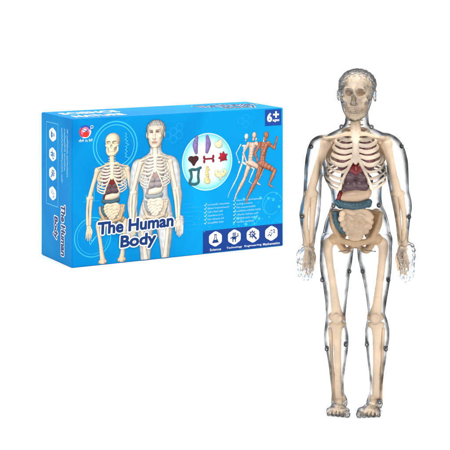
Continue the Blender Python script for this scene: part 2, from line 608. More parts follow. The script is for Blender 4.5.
for i, (px, py, y) in enumerate(pegs):
    o = peg0 if i == 0 else peg0.copy()
    if i:
        col.objects.link(o)
        o.parent = shell
    o.location = at(px, py, y - .1) * CM

# hip joint slots moulded into the tops of the legs
for a, b in (((338.5, 251.5), (349.8, 250)), ((364.5, 250), (375.5, 251.5))):
    p0, p1 = at(*a, -1.1), at(*b, -1.1)
    ps = []
    for s0, s1 in ((0, .27), (.36, .7), (.8, 1)):
        ps.append(cone(p0 + (p1 - p0) * s0, p0 + (p1 - p0) * s1, .035, .05))
    mesh_obj('hip_slot', *surface(ps, .025), M_PEG, shell)

SK = []                                          # (verts, quads, colour) kept for the picture printed on the carton


def cast(F, ax, ay, az):
    # the slightly lumpy surface of a cast part
    X, Y, Z = ax[:, None, None], ay[None, :, None], az[None, None, :]
    F += np.float32(.016) * wave(X, Y, Z * .6, .42, 31).astype(np.float32) + np.float32(.007) * wave(X, Y, Z, .2, 37).astype(np.float32)


def bone(name, prims, mat, rgb, parent=model, h=.045, post=cast):
    V, Q = surface(prims, h, post)
    SK.append((V, Q, lin(*rgb)))
    return mesh_obj(name, V, Q, mat, parent)


BC, RC, PC = (230, 208, 178), (240, 226, 204), (205, 176, 140)

# ---- skull
sk = [ell((0, .3, 2.62), (1.26, 1.5, 1.22)),
      loft([(.95, 0, -.72, .52, .6), (1.4, 0, -.6, .72, .72), (1.9, 0, -.45, .95, .85), (2.4, 0, -.2, 1.12, 1.1)], k=.25),
      cone((-.8, -1.02, 2.6), (.8, -1.02, 2.6), .16, .16, k=.15)]
for s in (-1, 1):
    sk += tube([(s * .45, -1.15, 1.6), (s * .92, -.85, 1.85), (s * 1.15, -.1, 1.95)], [.14, .15, .09], n=3, k=.12)
    sk += [ell((s * .5, -1.3, 2.32), (.36, .85, .26), k=.06, op='-')]
sk += [ell((0, -1.4, 1.7), (.18, .5, .3), k=.05, op='-'), cone((0, -1.2, 2.4), (0, -1.32, 2.05), .1, .08, k=.08)]
for i in range(8):
    a = (i - 3.5) * .21
    sk.append(ell((math.sin(a) * .62, -.65 - .62 * math.cos(a), .98), (.07, .09, .15), k=.02))
sk.append(ell((0, -.25, 1.2), (.8, .62, .8), k=.08))
skull = bone('skull', moved(sk, HEAD, YAW), M_BONE, (238, 220, 186), h=.04)
jw = tube([(-.92, -.1, 1.7), (-.84, -.3, .95), (-.48, -1.02, .52), (0, -1.2, .45), (.48, -1.02, .52), (.84, -.3, .95), (.92, -.1, 1.7)], [.12, .2, .24, .27, .24, .2, .12], n=4, k=.08)
for i in range(8):
    a = (i - 3.5) * .2
    jw.append(ell((math.sin(a) * .6, -.62 - .6 * math.cos(a), .74), (.065, .08, .13), k=.02))
bone('jaw', moved(jw, HEAD, YAW), M_BONE, (238, 220, 186), parent=skull, h=.04)

# ---- spine
sp = []
for py in np.arange(116, 236, 4.6):
    y = .1 + .55 * math.sin(min(1, max(0, (py - 116) / 60)) * math.pi / 2)
    if py > 180:
        y -= .35 * math.sin((py - 180) / 55 * math.pi / 2)
    r = .36 if py < 133 else .42
    c = at(355.7, py, y)
    sp += [ell(c, (r, .36, .17), k=.05), ell(c, (r * .75, .28, .3), k=.05), ell(c + (0, .45, -.05), (.1, .3, .1), k=.08)]
    for s in (-1, 1):
        sp.append(ell(c + (s * .45, .25, .02), (.22, .09, .08), k=.06))
# the throat column seen under the jaw
sp += [cone(at(355.5, 116, -.35), at(355.6, 131, -.75), .38, .46, k=.1)]
bone('spine', sp, M_BONE, BC, h=.05)

# ---- rib cage: sternum, costal margin, ribs
st = [loft(rows([(129.5, 350.5, 361, -1.02, .16), (134, 350, 361.4, -1.1, .2), (138, 352, 359.3, -1.18, .17), (146, 352.2, 359.2, -1.3, .17),
                 (155, 351.8, 359.6, -1.4, .17), (160, 352.5, 359, -1.42, .15), (165, 354.6, 357, -1.4, .1)]), win=.3, cap=.15)]
for s in (0, 1):
    f = (lambda x: x) if s == 0 else mir
    st += tube([at(f(353), 158, -1.36), at(f(350), 165, -1.42), at(f(345.5), 174, -1.42), at(f(341), 184, -1.3), at(f(338.5), 189.5, -1.15)], [.13, .13, .12, .1, .07], n=5, k=.05)
cage = bone('rib_cage', st, M_RIB, (238, 220, 192), h=.04)
RIBS = [(128, 131, 134, 134.5, 13, 351), (131, 135.5, 140, 139.5, 17, 352.5), (136, 141.5, 146, 145, 20, 352.5), (141, 147, 152, 150.5, 22, 352.5), (146, 153, 158, 156, 23.5, 352.5),
        (150, 159, 165, 161.5, 26, 351), (154, 164, 172, 167, 28, 349), (158, 169, 178.5, 172, 29.5, 346.5), (162, 174, 184, 177.5, 30, 343.8), (166, 179, 189, 184, 29.5, 341.5)]
for s in (0, 1):
    f = (lambda x: x) if s == 0 else mir
    for ri, (ps, pl, pw, pf, A, xf) in enumerate(RIBS):
        B = 1.0 + min(ri, 5) * .08
        pts = []
        for ang, py in ((12, ps), (45, ps * .65 + pl * .35), (90, pl), (128, pl * .25 + pw * .75), (152, pw)):
            a = math.radians(ang)
            px = 355.75 - A * math.sin(a)
            if ang == 152:
                px = min(px, xf - 1.5)
            pts.append(at(f(px), py, .15 + (B + .1) * math.cos(a)))
        pts.append(at(f(xf), pf, -(1.12 + min(ri, 5) * .05)))
        r = .135 if ri < 6 else .09
        o = bone('rib', tube(pts, [r * .8, r, r, r * 1.05, r * 1.1, r], n=5, k=.02, sq=(1, 1, 1.25)), M_RIB, RC, parent=cage, h=.04)

# ---- shoulder girdle and arms
for s in (0, 1):
    f = (lambda x: x) if s == 0 else mir
    bone('collarbone', tube([at(f(351.5), 133.5, -1.1), at(f(344), 134.5, -1.15), at(f(335), 137.2, -.75), at(f(324.5), 139.5, -.2)], [.2, .15, .16, .2], n=5, k=.04), M_BONE, BC)
    bone('shoulder_blade', [ell(at(f(333), 152, .95), (.62, .1, 1.15), (0, 16 if s == 0 else -16, 25 if s == 0 else -25)),
                            cone(at(f(338), 143, 1.0), at(f(324), 138.5, .25), .12, .2, k=.1),
                            ell(at(f(326.5), 142, -.05), (.36, .3, .26), k=.12),
                            cone(at(f(330), 143, .2), at(f(331.5), 142.5, -.45), .16, .14, k=.1)], M_BONE, BC)
HUM = [((326, 143.5), (321.5, 157), (317, 170), (312.5, 186), (311.2, 194)), ((386.5, 144), (389.5, 157), (392, 170), (396, 186), (397.8, 194))]
WR = [(308.8, 246), (402.6, 244)]
for i in (0, 1):
    q = HUM[i]
    sgn = -1 if i == 0 else 1
    hm = tube([at(*q[0], -.05), at(*q[1], .05), at(*q[2], .05), at(*q[3], 0), at(*q[4], 0)], [.42, .34, .33, .34, .36], n=5, k=.06)
    hm += [ell(at(q[0][0], q[0][1] - .5, -.05), (.5, .45, .44), k=.15), cone(at(q[4][0] - 4, 193.5, -.02), at(q[4][0] + 4, 193.5, -.02), .27, .27, k=.15)]
    bone('upper_arm_bone', hm, M_BONE, BC)
    w = WR[i]
    e = q[4]
    bone('forearm_bone', tube([at(e[0] - sgn * -3.2, 196, -.1), at((e[0] + w[0]) / 2 + sgn * 4.2, 218, -.15), at(w[0] + sgn * 2.2, 244, -.25)], [.27, .2, .27], n=6, k=.04), M_BONE, BC)
    bone('forearm_bone', tube([at(e[0] - sgn * 2.8, 194.5, .1), at((e[0] + w[0]) / 2 - sgn * 2.2, 218, .0), at(w[0] - sgn * 2.6, 244, -.2)], [.34, .23, .2], n=6, k=.04), M_BONE, BC)
    hb = [ell(at(w[0], 248.5, -.28), (.42, .22, .26), k=.05)]
    for fi in range(4):
        bx = w[0] + (fi - 1.5) * 3.0
        tx = w[0] + (fi - 1.5) * 3.4 + sgn * .6
        tl = 276 if fi in (1, 2) else 272
        hb += tube([at(bx * .6 + w[0] * .4, 250, -.3), at(bx, 259, -.38), at((bx + tx) / 2, 267, -.45), at(tx, tl - 1.5, -.4)], [.12, .12, .1, .07], n=3, k=.03)
        hb += [ell(at(bx, 260, -.38), (.14, .14, .16), k=.05), ell(at((bx + tx) / 2, 267, -.45), (.12, .12, .12), k=.04)]
    hb += tube([at(w[0] - sgn * 3, 250, -.4), at(w[0] - sgn * 6, 257, -.6), at(w[0] - sgn * 6, 264, -.75)], [.13, .12, .08], n=3, k=.03)
    bone('hand_bones', hb, M_BONE, BC)

# ---- pelvis
pv = [ell(at(355.7, 226, .75), (.85, .35, .95), (12, 0, 0)), ell(at(355.7, 236, .85), (.5, .3, .6), k=.2)]
for s in (0, 1):
    f = (lambda x: x) if s == 0 else mir
    g = 1 if s == 0 else -1
    pv += [ell(at(f(338.5), 224, .35), (.42, 1.0, 1.35), (-10, -24 * g, -38 * g), k=.1),
           cone(at(f(331), 213.5, -.2), at(f(344), 211, .8), .17, .2, k=.12),
           cone(at(f(331), 214, -.2), at(f(333.5), 226, -.75), .16, .16, k=.12),
           cone(at(f(334), 227, -.7), at(f(339), 238, -.5), .2, .3, k=.15),
           ell(at(f(335.5), 239, -.05), (.55, .5, .5), k=.15)]
    pv += tube([at(f(337.5), 238.5, -.4), at(f(345), 241.5, -.85), at(f(354), 243.5, -.95)], [.3, .22, .26], n=4, k=.1)
    pv += tube([at(f(354), 244.5, -.95), at(f(350), 248.5, -.6), at(f(344.5), 250, -.1), at(f(339.5), 243, .1)], [.2, .17, .28, .3], n=4, k=.1)
    pv += [ell(at(f(345.3), 221, -.55), (.72, .75, 1.15), (0, -14 * g, 0), k=.15, op='-')]
bone('pelvis', pv, M_PELVIS, PC)

# ---- legs
FEM = [[(330.5, 241.5, .1), (327.8, 248, .1), (329.5, 262, 0), (333, 285, -.05), (335.5, 305, -.05), (336.8, 313, -.05)],
       [(380.5, 241.5, .1), (383.2, 248, .1), (382, 262, 0), (379.3, 285, -.05), (377, 305, -.05), (375.6, 313, -.05)]]
TIB = [[(337.3, 324, -.05), (337.2, 335, -.05), (337.5, 352, 0), (338, 372, .05), (338.8, 396, .05)], [(376, 324, -.05), (376.8, 335, -.05), (376.6, 352, 0), (376.3, 372, .05), (376, 396, .05)]]
for i in (0, 1):
    q = [at(*a) for a in FEM[i]]
    sgn = -1 if i == 0 else 1
    fm = tube(q, [.4, .4, .31, .31, .38, .45], n=5, k=.06)
    hip = at(339 if i == 0 else 371.5, 235, 0)
    fm += [cone(q[0], hip, .28, .27, k=.12), ell(hip, (.42, .42, .42), k=.1), ell(at(326.8 if i == 0 else 384.2, 243.5, .15), (.3, .34, .44), k=.15)]
    kx = FEM[i][-1][0]
    for d in (-4.1, 4.1):
        fm.append(ell(at(kx + d, 316.5, .05), (.38, .5, .36), k=.15))
    bone('thigh_bone', fm, M_BONE, BC)
    bone('kneecap', [ell(at(kx, 318.5, -.62), (.42, .18, .42)), ell(at(kx, 320.5, -.6), (.25, .15, .35), k=.1)], M_BONE, (232, 206, 172), h=.035)
    t = [at(*a) for a in TIB[i]]
    tb = tube(t, [.46, .36, .31, .28, .32], n=5, k=.06)
    for d in (-4, 4):
        tb.append(ell(at(TIB[i][0][0] + d, 324.5, 0), (.38, .42, .26), k=.15))
    tb.append(ell(at(TIB[i][4][0] - sgn * 4, 399, 0), (.22, .28, .3), k=.12))
    bone('shin_bone', tb, M_BONE, BC)
    x0, x1 = TIB[i][0][0] + sgn * 6.8, TIB[i][4][0] + sgn * 4.3
    bone('calf_bone', tube([at(x0, 329, .3), at((x0 + x1) / 2 + sgn * .6, 362, .25), at(x1, 401, .1)], [.2, .14, .22], n=6, k=.04), M_BONE, BC)
    tc_, hx = ((337.8, 339.5), (368.8, 374.5))[i]
    fb = [ell((at(hx, 408, .6)[0], .6, .5), (.4, .5, .36)), cone((at(hx, 405, 0)[0], .1, .75), (at((hx + tc_) / 2, 408, -.5)[0], -.5, .55), .38, .3, k=.12)]
    for k_ in range(5):
        fo = (k_ / 4 - .5) * 2
        x = at(tc_, 414, -1.4)[0] + fo * .62
        xm = at((hx + tc_) / 2, 410, -.5)[0] + fo * .32
        fb += tube([(xm, -.5, .48), ((x + xm) / 2, -.95, .38), (x, -1.45, .24)], [.14, .11, .11], n=3, k=.04)
    bone('foot_bones', fb, M_BONE, BC)

# ---- organs
for px, py, w in ((345.5, 152, .62), (366.3, 152, .62)):
    bone('lung', [ell(at(px, py + 2, -.2), (w, .85, 1.5), (0, 6 if px < 355 else -6, 0)), ell(at(px, py + 11, -.25), (w * 1.12, .85, .85), k=.3)], M_LUNG, (120, 76, 88))
bone('heart', [ell(at(360.5, 167.5, -.85), (.55, .45, .52), (0, 30, 0)), ell(at(351.5, 168.5, -.85), (.5, .42, .5), (0, -25, 0), k=.1), ell(at(357, 171, -.9), (.5, .4, .42), k=.1)] +
     tube([at(357, 166, -.8), at(355, 162.5, -.7), at(352, 163, -.5)], .16, n=4, k=.05), M_HEART, (120, 26, 28))
lv = [ell(at(349.5, 175.5, -.9), (.55, .5, .45), k=.05), ell(at(362.2, 175.5, -.9), (.6, .5, .45), k=.05),
      ell(at(349.8, 184.5, -.85), (.62, .5, .48), k=.05), ell(at(361.8, 184, -.85), (.75, .5, .48), k=.05),
      cone(at(342, 189, -.75), at(365, 188.5, -.85), .2, .25, k=.12), ell(at(366.8, 181, -.7), (.5, .4, .6), k=.12), ell(at(344.5, 180, -.7), (.35, .4, .75), k=.12)]
bone('liver', lv, M_LIVER, (104, 76, 84))
bone('stomach', [ell(at(356, 195, -.6), (1.2, .62, .62), (0, -6, 0)), ell(at(365.5, 191.5, -.5), (.52, .5, .6), k=.2), ell(at(345.5, 197, -.65), (.5, .4, .4), k=.2)], M_STOM, (232, 212, 184))
bone('gall_bladder', tube([at(341, 190, -.7), at(340, 195, -.8), at(338.8, 198.5, -.75)], [.12, .2, .16], n=4, k=.03), M_HEART, (120, 26, 28))


def bumpy(pts, r, step, k=.06):
    q = spline(pts, 14)
    out, last = [], None
    for p in q:
        if last is None or np.linalg.norm(p - last) > step:
            out.append(ell(p, (r, r, r), k=k))
            last = p
    return out


colon = bumpy([at(338.6, 202, -.6), at(343, 204.6, -.85), at(352, 206, -.98), at(361, 205.5, -.98), at(368.5, 202.5, -.8)], .33, .22, k=.04)
colon += bumpy([at(338.6, 203.5, -.6), at(341, 206.5, -.75)], .27, .2)
colon += bumpy([at(369, 202, -.8), at(368, 206, -.8)], .27, .2)
colon += bumpy([at(335.8, 214, -.6), at(336.5, 221, -.75), at(340, 227.5, -.9), at(345.5, 232.5, -1.0)], .29, .3)
colon += bumpy([at(367, 228, -.85), at(366, 232, -.95)], .26, .25)
bone('large_intestine', colon, M_COLON, (70, 100, 112))
gut = [ell(at(356, 222, -.4), (1.15, .66, 1.0))]
for pts, r in (([(342.5, 214), (347, 211.2), (353, 213.2), (359, 210.8), (366, 212.5), (370.5, 217)], .29), ([(341.5, 219), (347.5, 216.5), (353, 219), (359.5, 215.5), (365, 218), (370.5, 222)], .28),
               ([(343, 224.5), (348, 221.5), (353.5, 225), (356, 221), (361, 220.5), (363, 224.5), (359, 227), (356.5, 224.5)], .27), ([(345.5, 229), (350, 226.5), (354, 230), (360, 230.5), (365.5, 226), (369, 226.5)], .27),
               ([(348.5, 233), (352.5, 231.5), (357, 234.5), (362, 232), (366, 231)], .26), ([(351.5, 237.5), (356, 238.5), (360.5, 236.5)], .25)):
    gut += tube([at(x, y, -1.0 + .12 * ((k_ % 2) - .5)) for k_, (x, y) in enumerate(pts)], r, n=4, k=.025)
bone('small_intestine', gut, M_GUT, (228, 208, 178))

# ================================================================== THE CARTON
BW, BH, BD = 29.8, 18.0, 9.8
YAWB = .503
box = empty('toy_box', (-18.53, 186.64, 0), YAWB)
tag(box, 'blue cardboard toy box with printed skeletons and The Human Body lettering', 'box')

m, n, l = new_mat('printed_blue_card')
p = n['Principled BSDF']
tc = n.new('ShaderNodeTexCoord')
no = n.new('ShaderNodeTexNoise')
no.inputs['Scale'].default_value = 9
no.inputs['Detail'].default_value = 6
no.inputs['Distortion'].default_value = 1.2
l.new(tc.outputs['Object'], no.inputs['Vector'])
sx = n.new('ShaderNodeSeparateXYZ')
l.new(tc.outputs['Object'], sx.inputs[0])
mr = n.new('ShaderNodeMapRange')               # the print runs from deep blue at the left to cyan at the right
mr.inputs['From Min'].default_value = .0
mr.inputs['From Max'].default_value = .30
l.new(sx.outputs['X'], mr.inputs['Value'])
ad = n.new('ShaderNodeMath')
ad.operation = 'MULTIPLY_ADD'
ad.inputs[1].default_value = .3
l.new(mr.outputs[0], ad.inputs[0])
sb = n.new('ShaderNodeMath')
sb.operation = 'MULTIPLY'
sb.inputs[1].default_value = .7
l.new(no.outputs['Fac'], sb.inputs[0])
l.new(sb.outputs[0], ad.inputs[2])
r = n.new('ShaderNodeValToRGB')
r.color_ramp.elements[0].position = .22
r.color_ramp.elements[1].position = .72
r.color_ramp.elements[0].color = (*lin(0, 122, 192), 1)
r.color_ramp.elements[1].color = (*lin(6, 158, 218), 1)
l.new(ad.outputs[0], r.inputs['Fac'])
l.new(r.outputs['Color'], p.inputs['Base Color'])
p.inputs['Roughness'].default_value = .5
p.inputs['Specular IOR Level'].default_value = .04
M_CARD = m

# carton body with softly rounded edges and a tuck flap line on the end
import bmesh
bm = bmesh.new()
vs = [bm.verts.new((x * CM, y * CM, z * CM)) for z in (0, BH) for (x, y) in ((0, 0), (BW, 0), (BW, BD), (0, BD))]
for f in ((3, 2, 1, 0), (4, 5, 6, 7), (0, 1, 5, 4), (1, 2, 6, 5), (2, 3, 7, 6), (3, 0, 4, 7)):
    bm.faces.new([vs[i] for i in f])
bmesh.ops.bevel(bm, geom=bm.edges[:], offset=.0009, segments=3, affect='EDGES')
me = bpy.data.meshes.new('carton')
bm.to_mesh(me)
bm.free()
me.materials.append(M_CARD)
carton = bpy.data.objects.new('carton', me)
col.objects.link(carton)
carton.parent = box

FRONT = lambda u, v, d: np.stack([u, -d, v], -1)                       # u to the right, v up
SIDE = lambda u, v, d: np.stack([-d, BD * (1 - u / 8.8), v], -1)        # u from the back edge to the front edge
TOP = lambda u, v, d: np.stack([u, v, BH + d + u * 0], -1)


class Ink:
    """flat printing collected into one mesh on one face of the carton"""
    def __init__(s, face, base=1):
        s.face, s.V, s.F, s.C, s.base = face, [], [], [], base
        s.nv = 0

    def add(s, P, faces, rgb, layer=0, depth=None):
        P = np.asarray(P, float)
        d = np.full(len(P), (s.base + layer) * .008) if depth is None else depth
        s.V.append(s.face(P[:, 0], P[:, 1], d))
        s.F += [[i + s.nv for i in f] for f in faces]
        c = np.asarray(rgb, float)
        s.C.append(np.tile(c, (len(P), 1)) if c.ndim == 1 else c)
        s.nv += len(P)

    def poly(s, P, rgb, layer=0):
        s.add(P, [range(len(P))], rgb, layer)

    def disk(s, c, r, rgb, layer=0, n=40, ry=None, rot=0.0):
        s.poly([(c[0] + r * math.cos(a) * math.cos(rot) - (ry or r) * math.sin(a) * math.sin(rot),
                 c[1] + r * math.cos(a) * math.sin(rot) + (ry or r) * math.sin(a) * math.cos(rot)) for a in np.linspace(0, 2 * math.pi, n, endpoint=False)], rgb, layer)

    def ring(s, c, r, w, rgb, layer=0, n=64, ry=None, a0=0.0, a1=2 * math.pi):
        ry = ry or r
        A = np.linspace(a0, a1, n)
        P = [(c[0] + (r + q) * math.cos(a), c[1] + (ry + q) * math.sin(a)) for a in A for q in (-w / 2, w / 2)]
        s.add(P, [(2 * i, 2 * i + 1, 2 * i + 3, 2 * i + 2) for i in range(n - 1)], rgb, layer)

    def line(s, pts, w, rgb, layer=0):
        for (a, b) in zip(pts[:-1], pts[1:]):
            a, b = np.array(a, float), np.array(b, float)
            t = (b - a) / (np.linalg.norm(b - a) + 1e-9)
            nn = np.array((-t[1], t[0])) * w / 2
            s.poly([a - nn - t * w * .3, b - nn + t * w * .3, b + nn + t * w * .3, a + nn - t * w * .3], rgb, layer)

    def text(s, txt, box_, rgb, layer=0, bold=0.0, shear=0.0, rot=0.0, grow=0.0, mat2=None):
        """txt fitted into box_ = (u0, v0, u1, v1) measured on its plain glyphs; grow widens the strokes for an outline"""
        P0, _ = glyphs(txt, bold, shear)
        P, F = (P0, _) if not grow else glyphs(txt, bold + grow, shear)
        lo, hi = P0.min(0), P0.max(0)
        Q = (P - lo) / (hi - lo) * np.array((box_[2] - box_[0], box_[3] - box_[1]))
        c, sn = math.cos(rot), math.sin(rot)
        Q = np.stack([Q[:, 0] * c - Q[:, 1] * sn, Q[:, 0] * sn + Q[:, 1] * c], 1) + np.array(box_[:2])
        if mat2 is not None:
            Q = mat2(Q)
        s.add(Q, F, rgb, layer)

    def build(s, name, parent):
        return mesh_obj(name, np.concatenate(s.V), s.F, M_INK, parent, smooth=False, colors=np.concatenate(s.C))


def glyphs(txt, bold=0.0, shear=0.0):
    cu = bpy.data.curves.new('lettering', 'FONT')
    cu.body = txt
    cu.offset = bold
    cu.shear = shear
    cu.resolution_u = 4
    cu.space_character = 1.0 + bold * 1.6 if bold < .05 else 1.06
    o = bpy.data.objects.new('lettering', cu)
    col.objects.link(o)
    bpy.context.view_layer.update()
    me = bpy.data.meshes.new_from_object(o.evaluated_get(bpy.context.evaluated_depsgraph_get()))
    P = np.array([v.co[:2] for v in me.vertices])
    F = [list(p.vertices) for p in me.polygons]
    bpy.data.objects.remove(o)
    bpy.data.curves.remove(cu)
    bpy.data.meshes.remove(me)
    return P, F


def relief(ink, items, fmap, lo, hi, vmin=.12, umax=None, light=(-.35, -.8, .5), amb=.42, edge=.6):
    """print a picture of solid shapes: seen from the front, toned by its own drawn light, laid almost flat between depths lo and hi"""
    L = np.array(light) / np.linalg.norm(light)
    ys = np.concatenate([v[:, 1] for v, q, c in items])
    y0, y1 = ys.min(), ys.max()
    for V, Q, c in items:
        a, b, d = V[Q[:, 0]], V[Q[:, 1]], V[Q[:, 2]]
        fn = np.cross(b - a, d - a)
        N = np.zeros_like(V)
        for i in range(4):
            np.add.at(N, Q[:, i], fn)
        N /= np.linalg.norm(N, axis=1)[:, None] + 1e-12
        keep = fn[:, 1] < 0
        uv = fmap(V)
        ok = uv[:, 1] > vmin
        if umax:
            ok &= uv[:, 0] < umax
        keep &= ok[Q].all(1)
        Qk = Q[keep]
        if not len(Qk):
            continue
        used, inv = np.unique(Qk, return_inverse=True)
        inv = inv.reshape(Qk.shape)
        s = amb + (1 - amb) * np.clip(N[used] @ L, 0, 1) * 1.15
        s *= 1 - edge * (1 - np.clip(-N[used][:, 1], 0, 1)) ** 1.5
        cc = c if c.ndim == 2 else np.tile(c, (len(V), 1))
        dep = lo + (hi - lo) * (y1 - V[used][:, 1]) / (y1 - y0)
        ink.add(uv[used], inv.tolist(), np.clip(cc[used] * s[:, None], 0, 1), depth=dep)


WHITE, NAVY, CYAN, PALE = lin(250, 252, 255), lin(0, 48, 112), lin(70, 196, 244), lin(150, 222, 250)

# ---- background graphics: rings and sketched diagrams
R1, R2 = lin(48, 184, 240), lin(90, 206, 248)
bg = Ink(FRONT)
bg.ring((5.78, 14.5), 2.95, .16, R1)
bg.ring((5.78, 14.5), 2.55, .07, R2)
bg.build('printed_ring', box)
bg = Ink(FRONT)
bg.ring((2.75, 3.5), 2.4, .12, R1)
bg.ring((2.75, 3.5), 2.05, .05, R1)
bg.build('printed_ring', box)
bg = Ink(FRONT)
for i in range(4):
    bg.line([(1.9 + i * .34, 7.9), (1.9 + i * .34, 8.7 + .3 * i)], .1, lin(40, 178, 238))
bg.line([(1.5, 7.9), (3.6, 7.9)], .05, lin(40, 178, 238), 1)
bg.build('printed_chart', box)
bg = Ink(FRONT)
bg.line([(2.0, 4.4), (2.6, 3.0), (3.4, 3.8), (2.4, 2.6), (2.2, 3.6)], .06, R2)
bg.build('printed_sketch', box)
for cells in (((12.9, 15.3, .5), (13.75, 15.8, .5), (13.75, 14.8, .5), (14.6, 16.3, .5), (14.6, 15.3, .5)), ((23.4, 16.6, .45), (24.2, 17.0, .45), (24.2, 16.1, .45))):
    bg = Ink(FRONT)
    for (hx_, hy_, hr_) in cells:
        bg.line([(hx_ + hr_ * math.cos(t * math.pi / 3), hy_ + hr_ * math.sin(t * math.pi / 3)) for t in range(7)], .035, lin(34, 172, 236))
    bg.build('printed_honeycomb', box)
bg = Ink(FRONT)
for i in range(7):
    y = 6.6 - i * .55
    bg.line([(15.2 + .5 * (i % 2), y), (16.2 + .7 * ((i * 3) % 4), y), (16.7 + .7 * ((i * 3) % 4), y - .4)], .035, lin(34, 172, 236))
    bg.disk((16.75 + .7 * ((i * 3) % 4), y - .45), .08, lin(34, 172, 236), layer=1, n=12)
bg.build('printed_circuit', box)
bg = Ink(FRONT)
pz = []
for i in range(8):
    y = 16.0 - i * .42
    pz += [(7.05 + .12 * random.random(), y), (7.3 + .4 * random.random(), y - .2)]
bg.line(pz, .05, lin(84, 204, 248))
bg.build('printed_squiggle', box)
bg = Ink(FRONT)
for i in range(40):
    x, y = 22 + 7.6 * random.random(), 3.2 + 4.0 * random.random() ** 1.5
    bg.disk((x, y), .05 + .2 * random.random() ** 2, lin(48, 186, 240), n=12)
bg.build('printed_bubbles', box)
bg = Ink(FRONT)
bg.ring((28.2, 5.6), 1.5, .06, lin(60, 192, 242), a0=.3, a1=4)
bg.ring((28.0, 5.3), 1.05, .05, lin(60, 192, 242), a0=1, a1=5.6)
bg.build('printed_swirl', box)

# ---- printed skeleton and printed clear man
cxm = at(355.75, 200)[0]
ink = Ink(FRONT)
relief(ink, SK, lambda V: np.stack([5.32 + (V[:, 0] - cxm) * .80, 16.0 - (28.0 - V[:, 2]) * .775], 1), .02, .04, amb=.36)
ink.build('printed_skeleton', box)
ink = Ink(FRONT)
man = lambda V: np.stack([11.2 + (V[:, 0] - cxm) * .82, 17.35 - (28.4 - V[:, 2]) * .85], 1)
hz_ = HEAD[2] + .05
hd = (SHELL[0][:, 2] > hz_)[:, None]
hair = (SHELL[0][:, 2] > HEAD[2] + 3.25)[:, None] | (SHELL[0][:, 1] > HEAD[1] - .7)[:, None]
wv = np.clip(.5 + 1.2 * wave(SHELL[0][:, 0], SHELL[0][:, 1], SHELL[0][:, 2], .45, 3), 0, 1)[:, None]
wl_ = np.clip(.5 + 1.3 * wave(SHELL[0][:, 0], SHELL[0][:, 1], SHELL[0][:, 2] * .5, .5, 13), 0, 1)[:, None]
sc_ = np.where(hd, np.where(hair, lin(206, 200, 194) * (.6 + .4 * wv), lin(236, 216, 194)), lin(228, 230, 230) * (.7 + .3 * wl_))
hl = (SHELL[0] - HEAD) @ rotm(0, 0, math.degrees(YAW))
for (cx_, cz_, rx_, rz_, cc) in ((-.54, 2.4, .3, .13, (120, 96, 82)), (.54, 2.4, .3, .13, (120, 96, 82)), (-.56, 2.68, .4, .1, (150, 128, 110)), (.56, 2.68, .4, .1, (150, 128, 110)), (0, .9, .46, .13, (186, 132, 112)), (0, 1.22, .2, .07, (170, 138, 116))):
    mk = ((((hl[:, 0] - cx_) / rx_) ** 2 + ((hl[:, 2] - cz_) / rz_) ** 2) < 1) & (hl[:, 1] < -.8)
    sc_[mk] = lin(*cc)
relief(ink, [(SHELL[0], SHELL[1], sc_)], man, .04, .07, amb=.62, edge=.8)
relief(ink, [(V, Q, c * .7 + .3 * lin(248, 244, 238)) for V, Q, c in SK[2:]], man, .072, .10, amb=.4)
hq = SHELL[1][(SHELL[0][:, 2] > hz_)[SHELL[1]].all(1)]
relief(ink, [(SHELL[0], hq, sc_)], man, .102, .12, amb=.5, edge=.85)
ink.build('printed_man', box)

